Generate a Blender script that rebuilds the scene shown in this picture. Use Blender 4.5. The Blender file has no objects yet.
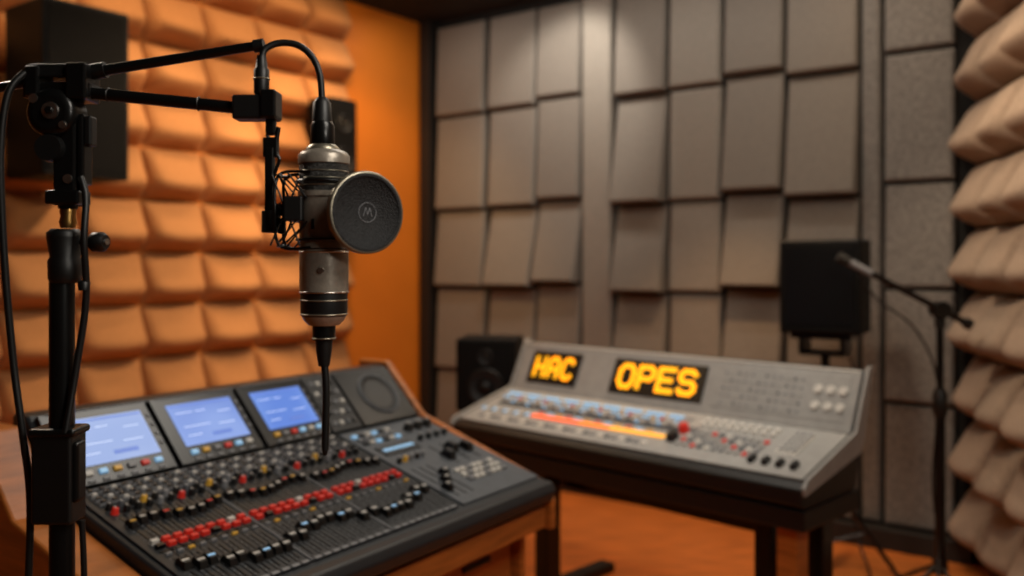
import bpy, math, random
from mathutils import Vector, Matrix
random.seed(4)
sc = bpy.context.scene
sc.view_settings.view_transform = 'Standard'
sc.view_settings.look = 'None'

# ---------------------------------------------------------------- materials
def lin(h):
    c = [int(h[i:i+2], 16)/255 for i in (0, 2, 4)]
    return [x/12.92 if x <= .04045 else ((x+.055)/1.055)**2.4 for x in c] + [1]
MATS = {}
def mat(name, col, rough=.5, metal=0, nscale=0, namt=0, bump=0, bscale=None, emit=0, ecol=None, stretch=None, spec=None):
    if name in MATS: return MATS[name]
    m = bpy.data.materials.new(name); m.use_nodes = True
    nt = m.node_tree; b = nt.nodes['Principled BSDF']
    c = lin(col)
    b.inputs['Base Color'].default_value = c
    b.inputs['Roughness'].default_value = rough
    b.inputs['Metallic'].default_value = metal
    if spec is not None: b.inputs['Specular IOR Level'].default_value = spec
    tc = nt.nodes.new('ShaderNodeTexCoord'); mp = nt.nodes.new('ShaderNodeMapping')
    nt.links.new(tc.outputs['Object'], mp.inputs[0])
    if stretch: mp.inputs['Scale'].default_value = stretch
    if nscale:
        n = nt.nodes.new('ShaderNodeTexNoise'); n.inputs['Scale'].default_value = nscale
        n.inputs['Detail'].default_value = 6
        nt.links.new(mp.outputs[0], n.inputs['Vector'])
        r = nt.nodes.new('ShaderNodeValToRGB')
        r.color_ramp.elements[0].position = .3; r.color_ramp.elements[1].position = .7
        r.color_ramp.elements[0].color = [x*(1-namt) for x in c[:3]]+[1]
        r.color_ramp.elements[1].color = [min(1, x*(1+namt)) for x in c[:3]]+[1]
        nt.links.new(n.outputs['Fac'], r.inputs[0]); nt.links.new(r.outputs[0], b.inputs['Base Color'])
    if bump:
        n2 = nt.nodes.new('ShaderNodeTexNoise'); n2.inputs['Scale'].default_value = bscale or nscale or 50
        n2.inputs['Detail'].default_value = 4
        nt.links.new(mp.outputs[0], n2.inputs['Vector'])
        bp = nt.nodes.new('ShaderNodeBump'); bp.inputs['Strength'].default_value = bump
        bp.inputs['Distance'].default_value = .004
        nt.links.new(n2.outputs['Fac'], bp.inputs['Height']); nt.links.new(bp.outputs[0], b.inputs['Normal'])
    if emit:
        b.inputs['Emission Color'].default_value = lin(ecol or col)
        b.inputs['Emission Strength'].default_value = emit
    MATS[name] = m
    return m

M_orange = mat('orange_paint', 'DA7C1C', .6, 0, 3, .06, .15, 60)
M_foamO = mat('foam_tan_orange', 'B67F4E', .95, 0, 120, .15, .6, 260)
M_foamR = mat('foam_beige', '93806F', .95, 0, 150, .3, .8, 200)
M_foamG = mat('foam_grey', '766F67', .95, 0, 130, .22, .6, 220)
M_foamL = mat('foam_grey_light', '847D74', .95, 0, 130, .22, .6, 220)
M_foamD = mat('foam_grey_speckled', '6F6B67', .95, 0, 60, .3, .7, 160)
M_dark = mat('wall_dark_backing', '110F0E', .9, 0, 20, .2)
M_ceil = mat('ceiling_black', '0D0D0D', .9, 0, 10, .2)
M_wood = mat('wood_orange', 'B4682C', .4, 0, 6, .3, .15, 30, stretch=(1, 1, 9))
M_floor = mat('floor_wood', 'B8662A', .42, 0, 5, .3, .1, 20, stretch=(1, 8, 1))
M_black = mat('black_satin', '0E0E0E', .42, 0, 40, .1)
M_cab = mat('speaker_cabinet_black', '080808', .6, 0, 40, .1, spec=.2)
M_blackm = mat('black_metal', '101010', .28, .3, 60, .1)
M_rubber = mat('rubber_black', '0A0A0A', .45, 0, 60, .1)
M_mesh = mat('grille_mesh', '3A3937', .45, .6, 400, .7, .8, 700)
M_grille = mat('speaker_grille', '0B0B0C', .8, 0, 300, .4, .5, 500, spec=.15)
M_steel = mat('steel', 'C8C4BE', .3, 1, 80, .1)
M_rim = mat('rim_gunmetal', '97907F', .35, .8, 80, .1)
M_brass = mat('brass', 'B08A50', .35, 1, 80, .1)
M_mic = mat('mic_champagne_metal', '948B7F', .34, .4, 150, .12, .1, 400)
M_panel = mat('console_charcoal', '24272B', .45, .1, 30, .1)
M_panel2 = mat('console_grey', '565B61', .45, .2, 30, .1)
M_panelL = mat('console_light_grey', '999997', .5, .1, 30, .08)
M_bezel = mat('bezel_black', '0B0C0E', .3)
M_white = mat('plastic_white', 'D0CEC8', .45)
M_grey = mat('plastic_grey', '7C7E82', .45)
M_red = mat('plastic_red', 'C8281C', .4, emit=.15)
M_yel = mat('plastic_yellow', 'D8A63A', .4, emit=.05)
M_blue = mat('led_blue', '8FC0E8', .4, emit=.4)
M_org = mat('led_orange', 'FF7040', .4, emit=.6)
M_orgm = mat('led_orange_mid', 'FF8C30', .4, emit=.6)
M_orgy = mat('led_amber', 'FFB840', .4, emit=.6)
M_txt = mat('led_text', 'FFB400', .4, emit=1.0, ecol='FFB020')
M_pop = mat('pop_filter_cloth', '202021', .7, .1, 300, .5, .6, 500)
M_cone = mat('speaker_cone', '141415', .6, 0, 60, .2)
M_base = mat('skirting_dark', '161311', .6, 0, 20, .2)

def screen_mat(name, c1, c2):
    m = bpy.data.materials.new(name); m.use_nodes = True
    nt = m.node_tree; b = nt.nodes['Principled BSDF']
    b.inputs['Base Color'].default_value = (.01, .01, .02, 1); b.inputs['Roughness'].default_value = .35
    b.inputs['Specular IOR Level'].default_value = .15
    tc = nt.nodes.new('ShaderNodeTexCoord')
    n = nt.nodes.new('ShaderNodeTexNoise'); n.inputs['Scale'].default_value = 5; n.inputs['Detail'].default_value = 1
    r = nt.nodes.new('ShaderNodeValToRGB'); r.color_ramp.elements[0].position=.35; r.color_ramp.elements[1].position=.65
    r.color_ramp.elements[0].color = lin(c1); r.color_ramp.elements[1].color = lin(c2)
    nt.links.new(tc.outputs['Object'], n.inputs['Vector']); nt.links.new(n.outputs['Fac'], r.inputs[0])
    nt.links.new(r.outputs[0], b.inputs['Emission Color']); b.inputs['Emission Strength'].default_value = 1.0
    return m
M_scrs = [screen_mat('screen_lcd_pale','98AEE0','AEC0EA'), screen_mat('screen_lcd_blue','6F8CD6','8CA6E4'), screen_mat('screen_lcd_blue2','6086DA','80A2E8')]
M_scrl = mat('screen_graphics', 'C8D8F8', .4, emit=.7)
M_scrd = mat('screen_graphics_dark', '5070C0', .4, emit=.7)

# ---------------------------------------------------------------- mesh builder
class MB:
    def __init__(s, T=None): s.v=[]; s.f=[]; s.m=[]; s.sm=[]; s.mats=[]; s.T=T or Matrix()
    def mi(s, m):
        if m not in s.mats: s.mats.append(m)
        return s.mats.index(m)
    def add(s, vs, fs, m, smooth=False, T=None):
        T = T or s.T; o = len(s.v)
        s.v += [T @ Vector(p) for p in vs]
        k = s.mi(m)
        for f in fs: s.f.append([o+i for i in f]); s.m.append(k); s.sm.append(smooth)
    def box(s, c, d, m, top=1.0, topy=None, T=None):
        x,y,z = c; a,b,h = d[0]/2, d[1]/2, d[2]/2; ty = top if topy is None else topy
        vs = [(x-a,y-b,z-h),(x+a,y-b,z-h),(x+a,y+b,z-h),(x-a,y+b,z-h),
              (x-a*top,y-b*ty,z+h),(x+a*top,y-b*ty,z+h),(x+a*top,y+b*ty,z+h),(x-a*top,y+b*ty,z+h)]
        s.add(vs, [(3,2,1,0),(4,5,6,7),(0,1,5,4),(1,2,6,5),(2,3,7,6),(3,0,4,7)], m, T=T)
    def lathe(s, prof, o, ax, m, seg=24, T=None, capa=True, capb=True):
        o = Vector(o); ax = Vector(ax).normalized()
        t = Vector((0,0,1)) if abs(ax.z) < .9 else Vector((1,0,0))
        e1 = ax.cross(t).normalized(); e2 = ax.cross(e1)
        vs=[]; fs=[]
        for d,r in prof:
            for i in range(seg):
                a = 2*math.pi*i/seg
                vs.append(tuple(o+ax*d+(e1*math.cos(a)+e2*math.sin(a))*r))
        for j in range(len(prof)-1):
            for i in range(seg):
                i2=(i+1)%seg
                fs.append((j*seg+i, j*seg+i2, (j+1)*seg+i2, (j+1)*seg+i))
        s.add(vs, fs, m, True, T)
        if capa: s.add(vs[:seg], [tuple(range(seg))[::-1]], m, False, T)
        if capb: s.add(vs[-seg:], [tuple(range(seg))], m, False, T)
    def cyl(s, p0, p1, r0, m, r1=None, seg=20, T=None):
        p0=Vector(p0); p1=Vector(p1); s.lathe([(0,r0),((p1-p0).length, r0 if r1 is None else r1)], p0, p1-p0, m, seg, T)
    def ring(s, c, ax, R, r, m, seg=32, T=None, k=8):
        s.lathe([(r*math.sin(a), R+r*math.cos(a)) for a in [2*math.pi*i/k for i in range(k+1)]], c, ax, m, seg, T, False, False)
    def tube(s, pts, r, m, seg=8, T=None, sub=8):
        P=[Vector(p) for p in pts]; Q=[]
        if sub>1 and len(P)>2:
            for i in range(len(P)-1):
                a=P[max(i-1,0)]; b=P[i]; c=P[i+1]; d=P[min(i+2,len(P)-1)]
                for j in range(sub):
                    t=j/sub
                    Q.append(.5*((2*b)+(c-a)*t+(2*a-5*b+4*c-d)*t*t+(3*b-a-3*c+d)*t**3))
            Q.append(P[-1])
        else: Q=P
        vs=[]; fs=[]; n=len(Q); e=None
        for i,q in enumerate(Q):
            tg=(Q[min(i+1,n-1)]-Q[max(i-1,0)]).normalized()
            if e is None:
                e=tg.cross(Vector((.31,.2,.93))).normalized()
            e=(e-tg*e.dot(tg)).normalized(); f=tg.cross(e)
            for k in range(seg):
                a=2*math.pi*k/seg; vs.append(tuple(q+(e*math.cos(a)+f*math.sin(a))*r))
        for i in range(n-1):
            for k in range(seg):
                k2=(k+1)%seg; fs.append((i*seg+k,i*seg+k2,(i+1)*seg+k2,(i+1)*seg+k))
        s.add(vs, fs, m, True, T)
        s.add(vs[:seg],[tuple(range(seg))[::-1]],m,False,T); s.add(vs[-seg:],[tuple(range(seg))],m,False,T)
    def prism(s, yz, x0, x1, m, T=None):
        n=len(yz); vs=[(x0,y,z) for y,z in yz]+[(x1,y,z) for y,z in yz]
        fs=[tuple(range(n)), tuple(range(2*n-1,n-1,-1))]
        fs+=[(i,(i+1)%n+0,(i+1)%n+n,i+n)[::-1] for i in range(n)]
        s.add(vs, fs, m, False, T)
    def obj(s, name, parent=None, bevel=0, seg=2):
        me=bpy.data.meshes.new(name)
        inv = parent.matrix_world.inverted() if parent else Matrix()
        me.from_pydata([inv@p for p in s.v], [], s.f)
        for m in s.mats: me.materials.append(m)
        me.polygons.foreach_set('material_index', s.m); me.polygons.foreach_set('use_smooth', s.sm)
        import bmesh
        bm=bmesh.new(); bm.from_mesh(me); bmesh.ops.recalc_face_normals(bm, faces=bm.faces); bm.to_mesh(me); bm.free()
        me.update()
        ob=bpy.data.objects.new(name, me); sc.collection.objects.link(ob)
        if parent: ob.parent=parent
        if bevel:
            b=ob.modifiers.new('bevel','BEVEL'); b.width=bevel; b.segments=seg; b.limit_method='ANGLE'; b.angle_limit=.6
        return ob
def empty(name, T):
    e=bpy.data.objects.new(name,None); sc.collection.objects.link(e); e.matrix_world=T; e.empty_display_size=.1
    bpy.context.view_layer.update(); return e
def frame(o, x, y):
    x=Vector(x).normalized(); y=Vector(y).normalized(); z=x.cross(y)
    T=Matrix((x,y,z)).transposed().to_4x4(); T.translation=Vector(o); return T

# ---------------------------------------------------------------- room
H=3.07
C=Vector((-.613,6.34,0)); L=Vector((-.598,-.8015,0)); B=Vector((.8015,-.598,0))
NL=Vector((.8015,-.598,0)); NB=Vector((-.598,-.8015,0))
R=C+B*3.50
RD=Vector((-.209,-1,0)).normalized(); NR=Vector((-1,.209,0)).normalized()
Lend=C+L*9.4; Rend=R+RD*6.2
def wall(name, a, b, m, inward, th=.12):
    mb=MB(); out=-inward*th
    vs=[a,b,b+out,a+out]; vs=[tuple(p) for p in vs]+[(p[0],p[1],H) for p in vs]
    mb.add(vs,[(0,1,2,3),(4,5,6,7),(0,1,5,4),(1,2,6,5),(2,3,7,6),(3,0,4,7)],m); return mb.obj(name)
wall('wall_left', C, Lend, M_orange, NL)
wall('wall_back', C-B*.12, R+B*.1, M_dark, NB)
wall('wall_right', R, Rend, M_dark, NR)
d=(Rend-Lend).normalized(); nf=Vector((-d.y,d.x,0))
if nf.y<0: nf=-nf
wall('wall_front', Lend, Rend, mat('front_wall','5A4636',.8,0,5,.1), nf)
def slab(name, z0, z1, m):
    pts=[C+Vector((-.1,.2,0)), R+Vector((.15,.1,0)), Rend+Vector((.15,-.1,0)), Lend+Vector((-.15,-.1,0))]
    mb=MB(); vs=[(p.x,p.y,z0) for p in pts]+[(p.x,p.y,z1) for p in pts]
    mb.add(vs,[(0,1,2,3),(7,6,5,4),(0,1,5,4),(1,2,6,5),(2,3,7,6),(3,0,4,7)],m); return mb.obj(name)
slab('floor',-.1,0,M_floor); slab('ceiling',H,H+.1,M_ceil)
def strip(name,a,b,inw,z0,z1,t,m):
    mb=MB(); vs=[a,b,b+inw*t,a+inw*t]; vs=[(p.x,p.y,z0) for p in vs]+[(p.x,p.y,z1) for p in vs]
    mb.add(vs,[(3,2,1,0),(4,5,6,7),(0,1,5,4),(1,2,6,5),(2,3,7,6),(3,0,4,7)],m); return mb.obj(name,bevel=.004)
strip('baseboard_back',C+B*.1,R,NB,0,.1,.13,M_base)
strip('baseboard_left',C+L*.05,Lend,NL,0,.1,.02,M_base)
strip('dark_strip_corner',C+B*.03,C+B*.12,NB,.1,H,.09,M_base)  # dark strip standing in for the dark gap at the corner

# foam tiles
def foam(name, o, dr, nrm, cols, rows, tw, th, z0, depth, m, jit=.12, pk=.3, ew=9, gap=.004):
    mb=MB(); N=18
    for c in range(cols):
        for r in range(rows):
            dd=depth*(1+random.uniform(-jit,jit)); vs=[]; fs=[]
            bx=random.uniform(-.3,.3)
            for j in range(N+1):
                for i in range(N+1):
                    u=i/N; v=j/N
                    u2=.5-.5*math.cos(math.pi*u); v2=.5-.5*math.cos(math.pi*v)
                    e_=abs(2*u2-1)
                    pu=(1-e_**ew)**.6*(1-.22*e_**1.6)
                    q=pk+.07*(1-math.sin(math.pi*u2))
                    if v2<q: pv=math.sin(math.pi/2*v2/q)**.9
                    else:
                        t=(v2-q)/(1-q); pv=(1-.78*t)*(1-t**12)**.6
                    h=dd*pu*pv*(1+bx*(u2-.5))+.004
                    g=gap
                    P=o+dr*(c*tw+g+u2*(tw-2*g))+nrm*h
                    vs.append((P.x,P.y,z0+r*th+g+v2*(th-2*g)))
            for j in range(N):
                for i in range(N):
                    a=j*(N+1)+i; fs.append((a,a+1,a+N+2,a+N+1))
            mb.add(vs,fs,m,True)
    return mb.obj(name)
foam('acoustic_foam_tiles', C+L*.76, L, NL, 12, 11, .35, .27, .1, .15, M_foamO)
foam('acoustic_foam_tiles', R+RD*.02, RD, NR, 12, 10, .36, .295, .08, .15, M_foamR)

# back wedge panels
def wedge(mb, s0, s1, z0, z1, pt, pb, m):
    g=.008
    def P(s,n,z): q=C+B*s+NB*n; return (q.x,q.y,z)
    a,b=s0+g,s1-g; i=.012
    zb=z0+g; zt=z1-g
    vs=[P(a,0,zb),P(b,0,zb),P(b,0,zt),P(a,0,zt),
        P(a,pb-.012,zb),P(b,pb-.012,zb),P(b,pt-.012,zt),P(a,pt-.012,zt),
        P(a+i,pb,zb+.012),P(b-i,pb,zb+.012),P(b-i,pt,zt-.012),P(a+i,pt,zt-.012)]
    mb.add(vs,[(0,1,5,4),(1,2,6,5),(2,3,7,6),(3,0,4,7),(4,5,9,8),(5,6,10,9),(6,7,11,10),(7,4,8,11),(8,9,10,11)],m)
mb=MB()
seams=[.10,.68,1.24,1.76,2.40,3.02]
cols=[(.14,.57,[.3,.3,.5,.3,.2]),(.60,.985,[.4,.6,1.2,.3,.3]),(.99,1.325,[.4,.6,1.2,.3,.3]),(1.33,1.55,None),
      (1.56,1.905,[.5,1.2,1.2,1.2,.4]),(1.915,2.24,[.2,.2,.25,.2,.2]),(2.25,2.59,[.5,1.2,1.2,.9,.3]),(2.60,2.975,[.4,.5,1.2,.9,.3]),(3.09,3.42,[.15]*5)]
for k_,(a,b,w) in enumerate(cols):
    if w is None: wedge(mb,a,b,.1,3.02,.06,.06,M_foamL); continue
    mm = M_foamD if k_==8 else (M_foamL if k_==5 else M_foamG)
    j=random.uniform(-.03,.03)
    for q in range(5):
        z0=seams[q]+(j if q else 0); z1=seams[q+1]+(j if q<4 else 0)
        wedge(mb,a,b,z0,z1,.045-.022*w[q],.05+.07*w[q],mm)
wedge(mb,2.98,3.085,.1,3.02,.05,.05,M_foamD)
mb.obj('acoustic_wall_panels', bevel=.006)

# ---------------------------------------------------------------- camera
cam=bpy.data.cameras.new('camera'); co=bpy.data.objects.new('camera',cam); sc.collection.objects.link(co)
co.location=(0,0,1.4); co.rotation_euler=(math.pi/2,0,0)
cam.lens=900/1024*36; cam.sensor_width=36; cam.shift_y=-26/1024; cam.clip_start=.02
cam.dof.use_dof=True; cam.dof.focus_distance=1.2; cam.dof.aperture_fstop=2.5
sc.camera=co

# ---------------------------------------------------------------- mixing console (foreground)
W=1.12; w=Vector((.553,.833,0)).normalized(); b=Vector((-w.y,w.x,0))
FL=Vector((.09,2.49,0))-w*W
T1=frame(FL,w,b)
E=empty('mixing_console',T1)
ZB=.930; ZT=1.078
a1=math.atan2(ZB-.80,.444); a2=math.atan2(ZT-ZB,.141)
TS=T1@Matrix.Translation((0,0,.80))@Matrix.Rotation(a1,4,'X')
TBr=T1@Matrix.Translation((0,.444,ZB))@Matrix.Rotation(a2,4,'X')
mb=MB(T1)
mb.prism([(.0,.735),(-.03,.745),(-.04,.775),(-.028,.798),(0,.80),(.444,ZB),(.585,ZT),(.64,ZT),(.64,.735)],0,W,M_panel)
mb.obj('body',E,bevel=.008,seg=3)
mb=MB(TS)
mb.box((.38,.235,.002),(.73,.44,.006),M_panel)
mb.box((.935,.235,.002),(.345,.44,.006),M_panel2)
mb.box((.38,.452,.006),(.73,.004,.004),M_grey)
for gu in (.262,.502): mb.box((gu,.235,.006),(.004,.44,.004),M_grey)
mb.obj('surface_plates',E,bevel=.001,seg=1)
kn=MB(TS); fd=MB(TS)
def knob(mb,x,y,r,h,m,z=.005,cap=None):
    mb.lathe([(0,r*1.15),(h*.2,r),(h*.9,r*.85),(h,r*.7)],(x,y,z),(0,0,1),m,10)
    mb.box((x,y+r*.35,z+h+.0006),(r*.3,r*.8,.0014),cap or M_white)
def fader(mb,x,y0,y1,t,capm,stripe,s=1):
    mb.box((x,(y0+y1)/2,.0055),(.0035,y1-y0,.002),M_bezel)
    for q in range(9): mb.box((x-.008,y0+(y1-y0)*q/8,.0053),(.004,.0009,.0012),M_grey)
    y=y0+(y1-y0)*t
    mb.box((x,y,.012),(.015*s,.027*s,.012),capm,.8,.55)
    mb.box((x,y+.008*s,.0155),(.0125*s,.007*s,.006),capm,.9,.6)
    mb.box((x,y-.001,.0186),(.0125*s,.004*s,.0016),stripe)
groups=[.03,.268,.508]
ci=0
for g0 in groups:
    for i in range(9):
        u=g0+.0125+i*.0255
        for v in (.440,.424,.408,.392):
            kn.box((u,v,.0075),(.019,.011,.006),M_grey,.8)
            kn.box((u,v,.012),(.012,.007,.005),[M_bezel,M_white,M_bezel][(ci+int(v*1000))%3],.8)
        knob(kn,u,.370,.0072,.013,[M_black,M_panel2,M_black,M_yel,M_black,M_grey][ci%6],cap=M_white)
        knob(kn,u,.350,.0072,.013,[M_red,M_black,M_black,M_black,M_grey,M_black][ci%6],cap=M_white)
        fader(fd,u,.235,.33,.6+.1*math.sin(ci*.9),M_black,[M_yel,M_white,M_white,M_red][ci%4])
        kn.box((u,.218,.0085),(.018,.011,.009),M_red if ci%7 else M_white,.85)
        kn.box((u,.200,.0085),(.018,.011,.009),M_red if ci%5 else M_bezel,.85)
        kn.box((u,.184,.0058),(.02,.006,.002),M_bezel)
        kn.box((u,.172,.007),(.014,.006,.004),[M_grey,M_grey,M_yel,M_grey][ci%4],.85)
        fader(fd,u,.035,.155,.55+.2*math.cos(ci*.45+.6*(ci%2)),M_black, M_blue if i%4==2 else M_white,1.25)
        kn.box((u,.018,.0058),(.018,.008,.002),M_grey)
        kn.box((u+.01275,.235,.0055),(.0012,.42,.0012),M_bezel)
        ci+=1
kn.obj('knobs_and_buttons',E); fd.obj('faders',E)
rs=MB(TS)
for i in range(6):
    for j in range(3):
        rs.box((.79+i*.026,.42-j*.022,.008),(.018,.012,.006),[M_blue,M_grey,M_panel,M_grey,M_white,M_grey][(i*2+j)%6],.9)
for i in range(3): knob(rs,.99+i*.042,.40,.014,.02,M_black,)
rs.box((.86,.32,.006),(.14,.05,.004),M_bezel)
rs.box((.86,.32,.0085),(.12,.012,.002),M_blue)
for i in range(4): knob(rs,.97+i*.036,.335,.009,.016,M_panel)
for i in range(7):
    for j in range(3):
        rs.box((.90+i*.025,.145-j*.024,.008),(.019,.016,.007),[M_white,M_white,M_grey][(i+j)%3],.85)
for i in range(5): knob(rs,.79+i*.024,.255,.007,.014,[M_black,M_yel,M_grey,M_black,M_grey][i])
for i in range(3):
    rs.box((.79+i*.03,.13,.0055),(.004,.16,.002),M_bezel)
    rs.box((.79+i*.03,.09+.03*i,.014),(.018,.032,.016),M_black,.8,.6)
    rs.box((.79+i*.03,.09+.03*i,.0225),(.014,.004,.0015),M_white)
for i,v in ((0,.22),(1,.25),(2,.235)):
    rs.box((.955+i*.05,.235,.0055),(.005,.11,.002),M_bezel)
    rs.box((.955+i*.05,v,.016),(.026,.042,.02),M_black,.8,.6)
rs.obj('master_section',E)
br=MB(TBr); scn=MB(TBr)
for q,(u0,u1) in enumerate([(.012,.265),(.273,.515),(.523,.745)]):
    uc=(u0+u1)/2+.006; ww=u1-u0
    br.box((uc-.006,.098,.006),(ww,.19,.014),M_bezel,.98)
    br.box((uc,.190,.0145),(ww*.9,.003,.002),M_grey)
    scn.box((uc,.108,.0138),(ww*.76,.118,.002),M_scrs[q])
    sw=ww*.76
    scn.box((uc,.160,.0152),(sw*.96,.004,.0006),M_scrd)
    for (fx,fy,fw) in ((-.3,.14,.25),(-.05,.14,.15),(.3,.13,.2),(-.2,.10,.4),(.25,.095,.25),(-.3,.075,.2)):
        scn.box((uc+fx*sw,fy,.0152),(fw*sw,.0018,.0006),M_scrl)
    scn.box((uc+.02,.07,.0152),(sw*.3,.010,.0006),M_scrd)
    for i in range(6):
        br.box((uc+ww*(-.33+.13*i),.031,.0155),(.020,.013,.006),[M_white,M_blue,M_yel,M_grey,M_red,M_blue][(i+q)%6],.85)
        br.box((uc+ww*(-.33+.13*i),.012,.0145),(.018,.007,.004),M_grey,.85)
    for i in range(4): br.box((u1-.010,.075+i*.025,.0145),(.008,.009,.003),M_grey)
br.box((.81,.098,.004),(.115,.19,.012),M_panel,.98)
for i in range(4):
    for j in range(5): br.box((.773+i*.025,.03+j*.034,.012),(.015,.014,.005),[M_grey,M_bezel,M_panel2,M_white][(i*3+j)%4],.85)
br.box((.99,.098,.004),(.235,.19,.014),M_bezel,.98)
br.ring((1.0,.1,.012),(0,0,1),.068,.005,M_panel2)
br.lathe([(0,.066),(.003,.06),(-.012,.03),(-.014,.02),(-.006,.012),(-.003,.001)],(1.0,.1,.013),(0,0,1),M_cone,28,capa=False,capb=False)
br.obj('screen_bridge',E,bevel=.0015,seg=1); scn.obj('lcd_screens',E)

# wooden desk carrying it
D=empty('wooden_studio_desk',T1)
mb=MB(T1)
ck=[(-.02,.66),(-.02,.73),(.0,.775),(.444,ZB-.025),(.585,ZT-.02),(.70,ZT-.02),(.70,0),(.08,0),(.08,.66)]
mb.prism(ck,-.10,-.004,M_wood)
ck2=[(-.02,.66),(-.02,.74),(.0,.785),(.444,ZB+.008),(.585,ZT+.012),(.70,ZT+.012),(.70,0),(.08,0),(.08,.66)]
mb.prism(ck2,W+.004,W+.03,M_wood)
mb.obj('side_cheeks',D,bevel=.006)
mb=MB(T1)
mb.box((W/2,.345,.697),(W-.004,.70,.06),M_wood)
mb.box((W/2,.40,.36),(W-.004,.56,.60),M_wood)
for i in range(3):
    x=.02+i*.37+.175
    for z,h in ((.53,.22),(.26,.28)):
        mb.box((x,.112,z),(.34,.02,h),M_wood)
        mb.box((x,.098,z+h*.3),(.12,.012,.015),M_blackm)
mb.box((W/2,.42,.03),(W-.05,.5,.06),M_base)
mb.obj('desk_body',D,bevel=.004)

# ---------------------------------------------------------------- broadcast console (background)
W2=1.60
T2=frame((-.2453,3.873,0),(.7118,-.7024,0),(.7024,.7118,0))
E2=empty('broadcast_mixer',T2)
b1=math.atan2(.10,.35); b2=math.atan2(.21,.10)
TS2=T2@Matrix.Translation((0,0,.72))@Matrix.Rotation(b1,4,'X')
TB2=T2@Matrix.Translation((0,.35,.82))@Matrix.Rotation(b2,4,'X')
mb=MB(T2)
mb.prism([(0,.64),(-.02,.655),(-.02,.705),(0,.72),(.35,.82),(.45,1.03),(.475,1.03),(.41,.80),(.36,.64)],0,W2,M_black)
mb.obj('body',E2,bevel=.008,seg=3)
mb=MB(T2)
for xx in (-.006,W2+.006):
    mb.prism([(-.015,.685),(-.02,.71),(0,.735),(.345,.835),(.445,1.042),(.478,1.042),(.41,.80),(.38,.76)],xx-.006,xx+.006,M_panelL)
mb.obj('side_panels',E2,bevel=.002,seg=1)
mb=MB(TS2)
mb.box((W2/2,.19,.003),(W2-.03,.345,.008),M_panelL)
mb.box((.52,.29,.008),(.98,.06,.004),M_grey)
mb.box((.58,.215,.008),(1.0,.05,.004),M_panel2)
for i in range(44):
    mb.box((.04+i*.0215,.298,.012),(.013,.024,.006),M_blue if i%5 else M_white,.9)
    mb.box((.04+i*.0215,.264,.011),(.013,.014,.005),[M_white,M_blue,M_blue,M_yel,M_blue,M_red,M_white][i%7],.9)
for i in range(39):
    mb.box((.10+i*.024,.215,.0115),(.006,.03,.004),M_bezel)
    mb.box((.10+i*.024,.205+random.uniform(0,.02),.016),(.013,.012,.008),[M_grey,M_white,M_blue,M_white][i%4],.8)
for i in range(34):
    mb.box((.345+i*.0195,.135,.009),(.0165,.026,.006),M_org if i<13 else (M_orgm if i<21 else M_orgy))
for i in range(13): mb.box((.05+i*.0215,.135,.009),(.014,.02,.005),[M_blue,M_white,M_grey][i%3])
for i in range(26): mb.box((.1+i*.034,.07,.009),(.022,.02,.005),[M_grey,M_white,M_panel2][i%3],.9)
for i in range(12): mb.box((.36+i*.05,.168,.009),(.03,.008,.004),[M_red,M_blue,M_yel][i%3])
mb.lathe([(0,.02),(.03,.017),(.034,.012)],(1.04,.2,.007),(0,0,1),M_red,16)
mb.box((1.035,.13,.022),(.03,.045,.03),M_bezel,.8)
for i in range(9):
    for j in range(2): mb.lathe([(0,.013),(.012,.010)],(1.08+i*.035,.30-j*.035,.007),(0,0,1),M_white,12)
for i in range(11):
    for j in range(4): mb.box((1.075+i*.029,.21-j*.035,.011),(.016,.02,.006),[M_grey,M_panel2,M_panelL,M_white,M_panelL,M_grey,M_red][(i*2+j*3)%7],.85)
mb.box((1.46,.23,.012),(.075,.16,.008),M_white,.9)
for i in range(3):
    for j in range(5): mb.box((1.44+i*.022,.17+j*.03,.018),(.014,.018,.005),M_grey)
for i in range(4): mb.box((1.38+i*.05,.08,.015),(.02,.04,.02),M_bezel,.8)
mb.obj('control_surface',E2)
mb=MB(TB2)
mb.box((W2/2,.115,.004),(W2-.02,.225,.012),M_panelL)
mb.box((.225,.115,.010),(.29,.15,.01),M_bezel); mb.box((.775,.115,.010),(.45,.15,.01),M_bezel)
mb.box((W2/2,.20+.022,.011),(W2-.03,.006,.004),M_white)
mb.box((1.30,.12,.009),(.52,.17,.006),M_panelL)
for i in range(12):
    for j in range(5): mb.box((1.08+i*.028,.055+j*.03,.013),(.012,.012,.004),[M_grey,M_panelL,M_panel2,M_grey][(i+j*3)%4],.85)
for i in range(3):
    for j in range(2): mb.lathe([(0,.018),(.010,.014)],(1.45+i*.045,.085+j*.06,.01),(0,0,1),M_white,14)
mb.obj('meter_bridge',E2,bevel=.002,seg=1)
GL={'H':[[(0,0),(0,1)],[(1,0),(1,1)],[(0,.5),(1,.5)]],
    'A':[[(0,0),(0,.75),(.25,1),(.75,1),(1,.75),(1,0)],[(0,.42),(1,.42)]],
    'C':[[(1,.82),(.75,1),(.25,1),(0,.75),(0,.25),(.25,0),(.75,0),(1,.18)]],
    'E':[[(1,0),(0,0),(0,1),(1,1)],[(0,.5),(.85,.5)]],
    'O':[[(.25,0),(0,.25),(0,.75),(.25,1),(.75,1),(1,.75),(1,.25),(.75,0),(.25,0)]],
    'P':[[(0,0),(0,1),(.75,1),(1,.85),(1,.6),(.75,.45),(0,.45)]],
    'S':[[(1,.85),(.75,1),(.2,1),(0,.85),(0,.65),(.2,.5),(.8,.5),(1,.35),(1,.15),(.8,0),(.2,0),(0,.15)]]}
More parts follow.
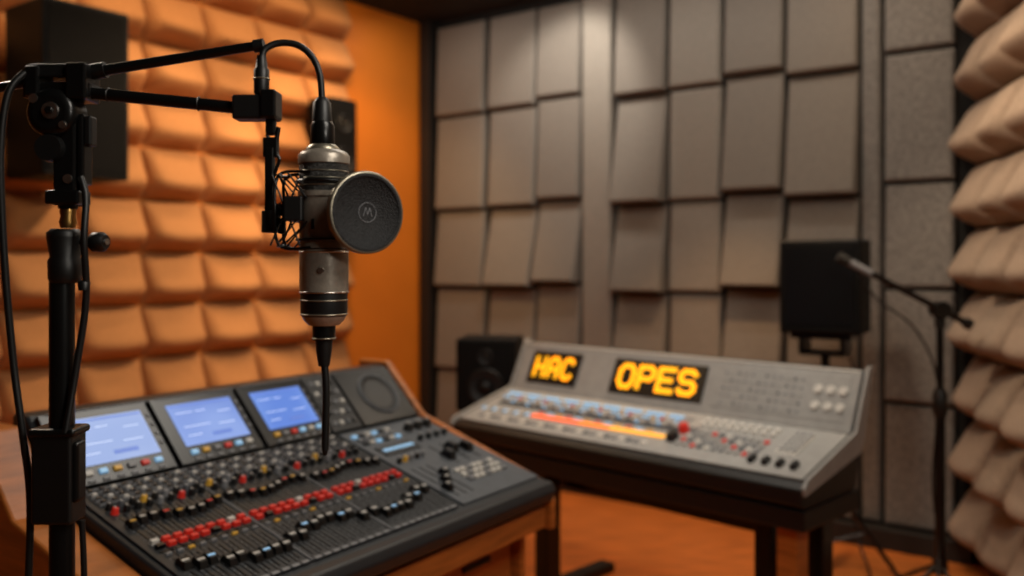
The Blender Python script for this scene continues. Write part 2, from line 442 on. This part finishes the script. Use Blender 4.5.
def led(s, cx, cy, lw, lh, gap, sw):
    mb=MB(TB2); n=len(s); x=cx-(n*lw+(n-1)*gap)/2
    for ch in s:
        for st in GL[ch]:
            pts=[Vector((x+p[0]*lw, cy-lh/2+p[1]*lh, .0165)) for p in st]
            for a,b in zip(pts,pts[1:]):
                d=(b-a); l=d.length; d.normalize(); nn=Vector((-d.y,d.x,0))*sw/2; e=d*sw*.3
                q=[a-e-nn,b+e-nn,b+e+nn,a-e+nn]
                z=Vector((0,0,.002))
                mb.add([tuple(p) for p in q]+[tuple(p+z) for p in q],[(3,2,1,0),(4,5,6,7),(0,1,5,4),(1,2,6,5),(2,3,7,6),(3,0,4,7)],M_txt)
        x+=lw+gap
    mb.obj('led_text_'+s.lower(),E2)
led('HAC',.225,.115,.05,.085,.03,.019)
led('OPES',.775,.115,.068,.09,.03,.021)
D2=empty('mixer_table',T2)
mb=MB(T2)
mb.box((W2/2,.19,.605),(W2+.01,.40,.066),M_black)
mb.box((W2/2,.34,.50),(W2-.5,.03,.14),M_blackm)
mb.box((.33,.23,.30),(.07,.09,.545),M_blackm)
mb.box((.33,.30,.02),(.08,.68,.04),M_blackm)
mb.obj('table_top_and_metal_leg',D2,bevel=.006)
mb=MB(T2)
mb.box((W2-.07,.06,.287),(.07,.08,.57),M_wood)
mb.box((W2-.16,.08,.287),(.06,.10,.57),M_blackm)
mb.box((W2-.11,.32,.287),(.07,.08,.57),M_blackm)
mb.obj('end_legs',D2,bevel=.006)

# ---------------------------------------------------------------- speakers
def speaker(name, o, nrm, wd, dp, ht, drivers, bev=.012, grille=False):
    n=Vector(nrm).normalized(); y=-n; x=y.cross(Vector((0,0,1)))
    T=frame(o,x,y)   # local -y is the front
    e=empty(name,T); mb=MB(T); mb.box((0,0,ht/2),(wd,dp,ht),M_cab); mb.obj('cabinet',e,bevel=bev,seg=3)
    mb=MB(T); f=-dp/2
    mb.box((0,f-.003,ht/2),(wd*.9,.008,ht*.93),M_cab if not grille else M_grille)
    for (cx,cz,r) in drivers:
        mb.ring((cx,f-.008,cz),(0,-1,0),r,r*.1,M_rubber)
        mb.lathe([(0,r*.98),(.004,r*.85),(-.0,r*.8),(-.002,r*.3),(.006,r*.25),(.012,r*.12),(.013,.001)],(cx,f-.008,cz),(0,-1,0),M_cone,28,capa=False,capb=False)
    mb.obj('drivers',e); return e,T
e,T=speaker('wall_speaker',(-1.95,3.95,1.76),(.8015,-.598,0),.38,.34,.74,[],grille=True)
mb=MB(T); mb.box((0,.22,.37),(.10,.14,.12),M_blackm); mb.cyl((0,.17,.37),(0,.31,.37),.03,M_blackm); mb.box((0,.30,.37),(.16,.02,.22),M_blackm); mb.obj('wall_bracket',e,bevel=.003)
e,T=speaker('wall_speaker',(-1.08,5.40,1.83),(.8015,-.598,0),.22,.2,.54,[(0,.17,.075),(0,.39,.05)])
mb=MB(T); mb.cyl((0,.1,.27),(0,.185,.27),.025,M_blackm); mb.box((0,.175,.27),(.1,.02,.16),M_blackm); mb.obj('wall_bracket',e)
e,T=speaker('studio_monitor_speaker',(-.105,4.40,.69),(-.15,-1,0),.29,.27,.345,[(0,.12,.08),(0,.26,.034)])
mb=MB(T); mb.box((0,0,-.012),(.25,.26,.022),M_blackm); mb.cyl((0,0,-.02),(0,0,-.66),.025,M_blackm); mb.box((0,0,-.675),(.3,.3,.03),M_blackm); mb.obj('stand',e,bevel=.003)
e,T=speaker('monitor_speaker_on_stand',(1.42,4.08,1.08),(-.62,-1,0),.35,.24,.42,[],grille=True)
mb=MB(T)
mb.box((0,-.124,.21),(.29,.012,.34),M_bezel)
mb.box((0,.0,-.012),(.26,.2,.022),M_blackm)
mb.box((-.09,0,-.05),(.02,.16,.08),M_blackm); mb.box((.09,0,-.05),(.02,.16,.08),M_blackm); mb.box((0,0,-.09),(.2,.12,.02),M_blackm)
mb.cyl((0,0,-.09),(0,0,-.5),.020,M_blackm); mb.cyl((0,0,-.45),(0,0,-.98),.026,M_blackm)
mb.lathe([(0,.035),(.07,.035)],(0,0,-.72),(0,0,1),M_rubber,16)
for a in (.4,2.5,4.6):
    dx,dy=math.cos(a),math.sin(a)
    mb.cyl((dx*.03,dy*.03,-.68),(dx*.30,dy*.30,-1.068),.011,M_blackm); mb.cyl((dx*.01,dy*.01,-.95),(dx*.18,dy*.18,-.90),.007,M_blackm)
mb.tube([(.05,.1,-.02),(.10,.16,-.25),(.06,.1,-.6),(.12,.12,-.95),(.2,-.1,-1.06),(.02,-.35,-1.07)],.006,M_rubber)
mb.obj('tripod',e)

# ---------------------------------------------------------------- background boom stand
X0,Y0=1.76,3.70
T=Matrix.Translation((X0,Y0,0)); e=empty('microphone_boom_stand',T); mb=MB(T)
mb.cyl((0,0,.12),(0,0,.85),.021,M_blackm); mb.cyl((0,0,.8),(0,0,1.2),.015,M_blackm)
mb.lathe([(0,.022),(.03,.03),(.1,.03),(.12,.018)],(0,0,.76),(0,0,1),M_rubber,16)
mb.lathe([(0,.022),(.06,.022)],(0,0,1.13),(0,0,1),M_rubber,16)
mb.cyl((0,-.035,1.205),(0,.035,1.205),.035,M_blackm)
p0=Vector((.085,-.03,1.155)); p1=Vector((-.355,.05,1.40))
mb.cyl(p0,p1,.013,M_blackm)
dd=(p0-p1).normalized()
mb.cyl(p0,p0+dd*.03,.022,M_rubber); mb.cyl(p1,p1-dd*.05,.018,M_mesh,r1=.022); mb.cyl(p1+dd*.10,p1,.015,M_grey)
mb.tube([p1+Vector((.02,0,-.01)),(-.25,.03,1.25),(-.1,.0,1.12),(-.02,-.02,.9),(-.03,0,.5),(-.02,-.03,.2),(-.15,-.2,.012),(-.4,-.1,.012)],.005,M_rubber)
mb.lathe([(0,.03),(.06,.03)],(0,0,.12),(0,0,1),M_rubber,16)
for a in (1.75,3.5,4.75):
    dx,dy=math.cos(a),math.sin(a)
    mb.cyl((dx*.02,dy*.02,.15),(dx*.27,dy*.27,.012),.009,M_blackm); mb.cyl((dx*.27,dy*.27,.012),(dx*.30,dy*.30,.012),.012,M_rubber)
mb.obj('stand',e)

# ---------------------------------------------------------------- studio microphone + stand (foreground)
YM=1.05; K=YM/900
def Q(a,c,dy=0): return Vector(((a-512)*K, YM+dy, 1.4-(c-262)*K))
k=K
T=Matrix.Translation(Q(62,0)*1.0); T.translation.z=0
S=empty('microphone_boom_stand',T)
mb=MB()
px=62
mb.cyl(Q(px,262),(Q(px,0).x,YM,.10),12*k,M_blackm,seg=28)
mb.lathe([(0,9*k),(20*k,9*k)],Q(66,282),(0,0,1),M_blackm,24)
mb.lathe([(0,13*k),(4*k,15.5*k),(22*k,16*k),(26*k,14*k),(45*k,17*k),(50*k,17*k),(54*k,13*k)],Q(65,283),(0,0,1),M_rubber,28)
mb.lathe([(0,7*k),(6*k,8.5*k),(12*k,7*k),(16*k,8*k),(20*k,7*k)],Q(68,228),(0,0,1),M_brass,20)
mb.lathe([(0,9*k),(5*k,10*k),(30*k,8*k)],Q(68,209),(0,0,1),M_blackm,20)
mb.cyl(Q(78,241),Q(95,241),4*k,M_blackm,seg=12)
mb.lathe([(0,8*k),(3*k,10*k),(12*k,10*k),(16*k,7*k)],Q(92,242),(1,-.25,0),M_rubber,18)
mb.cyl(Q(101,242,-.002),Q(110,242,-.006),3*k,M_steel,seg=12)
mb.obj('pole',S)
mb=MB()
mb.box(Q(59,474),(40*k,34*k,94*k),M_rubber); mb.box(Q(80,470,-.004),(8*k,20*k,60*k),M_blackm)
mb.box(Q(60,430,-.001),(46*k,38*k,8*k),M_blackm)
mb.obj('cable_clamp',S,bevel=.004,seg=3)
mb=MB()
mb.box(Q(70,160,-.012),(22*k,5*k,92*k),M_blackm); mb.box(Q(70,160,.012),(26*k,5*k,92*k),M_blackm)
mb.box(Q(68,198),(34*k,28*k,14*k),M_blackm); mb.box(Q(85,150),(7*k,20*k,70*k),M_blackm)
mb.box(Q(92,132,-.004),(8*k,14*k,30*k),M_rubber)
mb.box(Q(62,92),(66*k,26*k,16*k),M_blackm)
mb.box(Q(60,73),(60*k,30*k,14*k),M_rubber,.85)
mb.box(Q(84,84,-.002),(20*k,34*k,36*k),M_blackm)
mb.box(Q(40,84,-.002),(14*k,32*k,30*k),M_blackm)
mb.obj('head_bracket',S,bevel=.0025,seg=2)
mb=MB()
mb.lathe([(0,24*k),(26*k,24*k),(30*k,21*k),(31*k,16*k)],Q(59,115,.012),(0,-1,0),M_blackm,36)
mb.ring(Q(59,115,-.0225),(0,-1,0),17*k,1.2*k,M_rim,36)
mb.lathe([(0,9*k),(4*k,8*k)],Q(61,114,-.022),(0,-1,0),M_steel,24)
mb.lathe([(0,4*k),(3*k,4*k),(3*k,3*k)],Q(61,114,-.0265),(0,-1,0),M_blackm,6)
mb.lathe([(0,5*k),(3*k,4.5*k)],Q(44,102,-.021),(0,-1,0),M_steel,12)
mb.lathe([(0,4*k),(3*k,3.5*k)],Q(73,128,-.023),(0,-1,0),M_steel,12)
mb.lathe([(0,5*k),(3*k,4.5*k)],Q(74,180,-.013),(0,-1,0),M_steel,12)
mb.lathe([(0,13*k),(6*k,14*k),(14*k,13*k)],Q(58,150,-.008),(0,-1,0),M_rubber,24)
mb.cyl(Q(88,73),Q(262,45),5.6*k,M_blackm,r1=4.6*k,seg=20)
mb.cyl(Q(254,46.5),Q(264,45),6.5*k,M_rubber,seg=20)
mb.cyl(Q(86,93,-.004),Q(244,109,-.004),6.2*k,M_blackm,r1=6*k,seg=20)
mb.cyl(Q(40,79,.004),Q(-60,98,.004),4.6*k,M_blackm,seg=20)
mb.lathe([(0,8*k),(14*k,8*k)],Q(92,72),(174,0,28),M_rubber,20)
for a_ in (110,200): mb.ring(Q(a_,93+(a_-86)*.101,-.004),(158,0,-16),6.3*k,.9*k,M_rubber,20)
mb.obj('boom_arm',S)
mb=MB()
mb.box(Q(258,109,-.004),(44*k,24*k,24*k),M_rubber); mb.box(Q(272,106,-.004),(16*k,28*k,28*k),M_blackm)
mb.box(Q(272,128,-.004),(10*k,10*k,16*k),M_blackm)
mb.obj('boom_joint',S,bevel=.003,seg=3)
mb=MB()
mb.lathe([(0,6*k),(3*k,7.5*k),(26*k,7.5*k),(28*k,6*k),(40*k,4.5*k)],Q(263,97,-.006),(0,0,1),M_rubber,20)
mb.ring(Q(263,80,-.006),(0,0,1),7.5*k,.9*k,M_rim,20)
mb.tube([Q(263,62,-.006),Q(266,50,-.004),Q(280,43,0),Q(298,45,.002),Q(312,57,.002),Q(320,76,0),Q(322,102,0)],3.4*k,M_rubber,12)
mb.tube([Q(34,76,-.02),Q(22,100,-.03),Q(15,160,-.03),Q(14,260,-.02),Q(18,360,-.01),Q(27,430,-.01),Q(30,500,0),Q(28,600,.0),Q(20,900,0),Q(40,1400,.05)],3.6*k,M_rubber,10)
mb.tube([Q(85,178,-.01),Q(92,200,-.015),Q(93,240,-.022),Q(90,300,-.01),Q(80,370,-.01),Q(74,430,-.02)],3.4*k,M_rubber,10)
mb.lathe([(0,5*k),(8*k,6*k),(10*k,4*k)],Q(89,290,-.012),(0,0,1),M_rubber,12)
mb.tube([Q(82,520,0),Q(84,600,.0),Q(76,700,0),Q(74,900,0)],3*k,M_rubber,8)
mb.obj('cables',S)
mb=MB()
bx=Q(px,0).x
for a in (1.2,3.3,5.4):
    dx,dy=math.cos(a),math.sin(a)
    mb.cyl((bx+dx*.02,YM+dy*.02,.42),(bx+dx*.33,YM+dy*.33,.014),.011,M_blackm)
    mb.cyl((bx+dx*.01,YM+dy*.01,.14),(bx+dx*.2,YM+dy*.2,.17),.007,M_blackm)
    mb.cyl((bx+dx*.33,YM+dy*.33,.016),(bx+dx*.37,YM+dy*.37,.016),.016,M_rubber)
mb.lathe([(0,.024),(.06,.026),(.08,.02)],(bx,YM,.38),(0,0,1),M_rubber,20)
mb.obj('tripod_legs',S)

# microphone
TM=Matrix.Translation(Q(324,215)); MI=empty('condenser_microphone',TM)
mb=MB()
def Lz(prof,m,seg=40,cx=324):
    p0=prof[0][0]; mb.lathe([((p0-y)*k, r*k) for y,r in prof], Q(cx,p0), (0,0,1), m, seg)
Lz([(122,10),(103,9),(98,5)],M_rubber,24,322)
Lz([(146,11),(143,12),(126,12),(122,10)],M_blackm,28,322.5)
Lz([(152,17),(149,17),(145,13)],M_rim,32,323)
Lz([(164,25.5),(156,25.5),(152,22),(150,16)],M_mic)
Lz([(194,24.3),(164,24.3)],M_mesh)
Lz([(197,25.5),(192,25.5)],M_mic)
Lz([(292,24),(288,24.2),(197,24.2)],M_mic)
Lz([(316,22),(312,23.2),(292,23.2)],M_rubber)
Lz([(325,15),(320,20),(316,22)],M_mic)
Lz([(340,11),(337,11.5),(325,11.5)],M_blackm,28)
Lz([(366,5.5),(350,8),(342,8.5),(338,9)],M_rubber,24)
for y,mm in ((156,M_blackm),(164,M_rim),(249,M_blackm),(252,M_steel),(292,M_steel),(300,M_rim),(314,M_rim)):
    mb.ring(Q(324,y),(0,0,1),24*k if y<300 else 23*k,.8*k,mm,40)
for y in (172,179,186): mb.ring(Q(324,y),(0,0,1),24.3*k,.6*k,M_rim,40)
for y in (325,338): mb.ring(Q(324,y),(0,0,1),11.5*k,.7*k,M_rim,30)
mb.lathe([(0,3.4*k),(2*k,3*k)],Q(326,270,-24*k),(0,-1,0),M_steel,14)
mb.box(Q(318,225,-24*k),(3*k,1.5*k,10*k),M_blackm)
mb.tube([Q(324,358),Q(326,385),Q(326,410),Q(325,450)],3.8*k,M_rubber,12)
mb.lathe([(0,2*k),(6*k,3.4*k),(14*k,3.8*k)],Q(325,455),(0,0,1),M_rubber,14)
mb.obj('microphone_body',MI)
mb=MB()
for y in (182,240):
    mb.ring(Q(324,y),(0,0,1),26.5*k,1.6*k,M_blackm,40)
mb.obj('clamp_rings',MI)
mb=MB()
mb.box(Q(271,190,-.004),(9*k,9*k,84*k),M_blackm); mb.box(Q(272,148,-.004),(15*k,8*k,20*k),M_blackm)
mb.box(Q(283,226,-.004),(7*k,8*k,16*k),M_blackm)
mb.box(Q(272,222,-.004),(16*k,14*k,22*k),M_rubber)
mb.box(Q(289,210,0),(34*k,16*k,12*k),M_blackm)
mb.box(Q(299,210,-.004),(18*k,46*k,24*k),M_rubber)
mb.obj('mount_bracket',MI,bevel=.0015)
mb=MB()
mb.cyl(Q(268,135,-.006),Q(281,160,-.006),1.8*k,M_blackm,seg=8); mb.cyl(Q(281,160,-.006),Q(272,186,-.006),1.8*k,M_blackm,seg=8)
mb.cyl(Q(280,128,-.006),Q(276,150,-.006),2.4*k,M_blackm,seg=8)
for dy in (-.026,.026):
    A=[Q(283,176,dy*.6),Q(280,210,dy*.9),Q(283,246,dy*.6)]
    mb.tube([Q(316,174,dy),*A,Q(316,248,dy)],1.6*k,M_blackm,8)
    st=[Q(283,178,dy*.6),Q(300,196,dy),Q(282,206,dy*.8),Q(301,222,dy),Q(283,242,dy*.6)]
    mb.tube(st,1.1*k,M_rubber,6,sub=1)
    for a0,a1 in (((276,176),(305,246)),((305,176),(276,246)),((290,172),(312,200)),((290,248),(312,222))):
        mb.cyl(Q(*a0,dy*.7),Q(*a1,dy*.95),1.0*k,M_rubber,seg=6)
for y in (176,246): mb.tube([Q(285,y,-.018),Q(278,y,0),Q(285,y,.018)],1.8*k,M_blackm,8)
mb.obj('shock_mount_elastics',MI)
# pop filter
mb=MB()
yaw=math.radians(38); n=Vector((math.sin(yaw),-math.cos(yaw),0)); c=Q(370,214,-.03)
R_=40.5*k*(.97)
mb.lathe([(-.006,R_),(-.004,R_+.0012),(.003,R_+.0012),(.0045,R_),(.0045,R_-.0016)],c,n,M_rim,56,capa=False,capb=False)
mb.lathe([(-.006,R_),(-.008,R_-.002),(-.006,.0005)],c,n,M_rubber,56,capa=False,capb=False)
mb.lathe([(.0045,R_-.0014),(.006,R_-.004),(.0045,R_-.0055),(.003,R_-.006),(.0035,.0005)],c,n,M_pop,56,capa=False,capb=False)
ex=Vector((math.cos(yaw),math.sin(yaw),0))
cl=c+n*.0038
mb.ring(cl,n,R_*.24,.0004,M_grey,40)
pts=[(-.12,-.1),(-.05,.12),(.0,-.06),(.06,.12),(.12,-.1)]
for (x0,z0),(x1,z1) in zip(pts,pts[1:]):
    mb.cyl(cl+ex*x0*R_+Vector((0,0,z0*R_)),cl+ex*x1*R_+Vector((0,0,z1*R_)),.0005,M_grey,seg=6)
mb.cyl(Q(346,206,-.022),Q(352,208,-.03)+Vector((0,.008,0)),3*k,M_blackm,seg=10)
mb.box(Q(349,214,-.018),(10*k,14*k,22*k),M_blackm)
mb.obj('pop_filter',MI)

# ---------------------------------------------------------------- lights
def area(name, loc, tgt, size, power, col, sy=None, al=None, spread=None):
    l=bpy.data.lights.new(name,'AREA'); l.energy=power; l.color=col; l.size=size
    if sy: l.shape='RECTANGLE'; l.size_y=sy
    if spread: l.spread=math.radians(spread)
    o=bpy.data.objects.new(name,l); sc.collection.objects.link(o)
    loc=Vector(loc); z=-(Vector(tgt)-loc).normalized()
    if al is not None:
        x=Vector(al).normalized(); x=(x-z*x.dot(z)).normalized(); y=z.cross(x)
        T=Matrix((x,y,z)).transposed().to_4x4(); T.translation=loc; o.matrix_world=T
    else:
        o.location=loc; o.rotation_euler=(Vector(tgt)-loc).to_track_quat('-Z','Y').to_euler()
    return o
def spot(name, loc, tgt, power, col, ang, blend=.6, r=.06):
    l=bpy.data.lights.new(name,'SPOT'); l.energy=power; l.color=col; l.spot_size=math.radians(ang); l.spot_blend=blend; l.shadow_soft_size=r
    o=bpy.data.objects.new(name,l); sc.collection.objects.link(o); o.location=loc
    o.rotation_euler=(Vector(tgt)-Vector(loc)).to_track_quat('-Z','Y').to_euler(); return o
warm=(1,.76,.52); neu=(1,.92,.81)
def up(v,z): return (v.x,v.y,z)
a=C+L*2.3+NL*.55; t=C+L*2.3+NL*.05
area('wall_washer_left',up(a,3.02),up(t,1.0),3.0,20,(1,.66,.36),sy=.1,al=L)
# raking spot travelling along the wall picks out the vertical grooves too
spot('wall_spot_left',(-.35,4.2,2.7),(-2.0,4.3,1.1),120,(1,.70,.42),85)
a=C+B*1.7+NB*.55; t=C+B*1.7+NB*.1
area('wall_washer_back',up(a,3.02),up(t,1.0),2.8,12,neu,sy=.1,al=B)
a=R+RD*1.2+NR*.6; t=R+RD*1.2+NR*.05
area('wall_washer_right',up(a,3.02),up(t,1.0),2.0,14,warm,sy=.1,al=RD)
spot('wall_spot_right',(.9,3.4,2.7),(2.0,3.5,1.2),55,warm,75)
area('ceiling_light_center',(.2,2.7,3.0),(.2,3.1,0),.9,20,neu)
spot('ceiling_spot_back',(.15,4.9,3.0),(.45,5.75,2.2),42,neu,80)
spot('ceiling_spot_mixer',(.5,2.9,3.0),(.5,3.6,.8),45,neu,48)
spot('ceiling_spot_corner',(-.75,4.5,3.0),(-1.0,5.8,1.3),75,(1,.62,.3),80)
area('fill_light_front',(.9,.3,2.7),(-.3,1.5,.95),.6,20,neu)  # added soft fill for console and microphone, not a ceiling fixture
spot('mic_key_spot',(.9,-.1,1.9),(-.22,1.05,1.4),24,neu,30,r=.12)  # added key light to brighten the microphone body
spot('mic_rim_spot',(-1.3,1.9,2.4),(-.4,1.05,1.4),35,(1,.85,.7),45,r=.1)  # added rim light, gives the black stand its edge highlights
spot('floor_spot',(1.0,4.2,2.9),(.7,4.4,0),120,(1,.6,.3),60)
wd=bpy.data.worlds.new('world'); sc.world=wd; wd.use_nodes=True
wd.node_tree.nodes['Background'].inputs[0].default_value=(1,.8,.6,1); wd.node_tree.nodes['Background'].inputs[1].default_value=.03
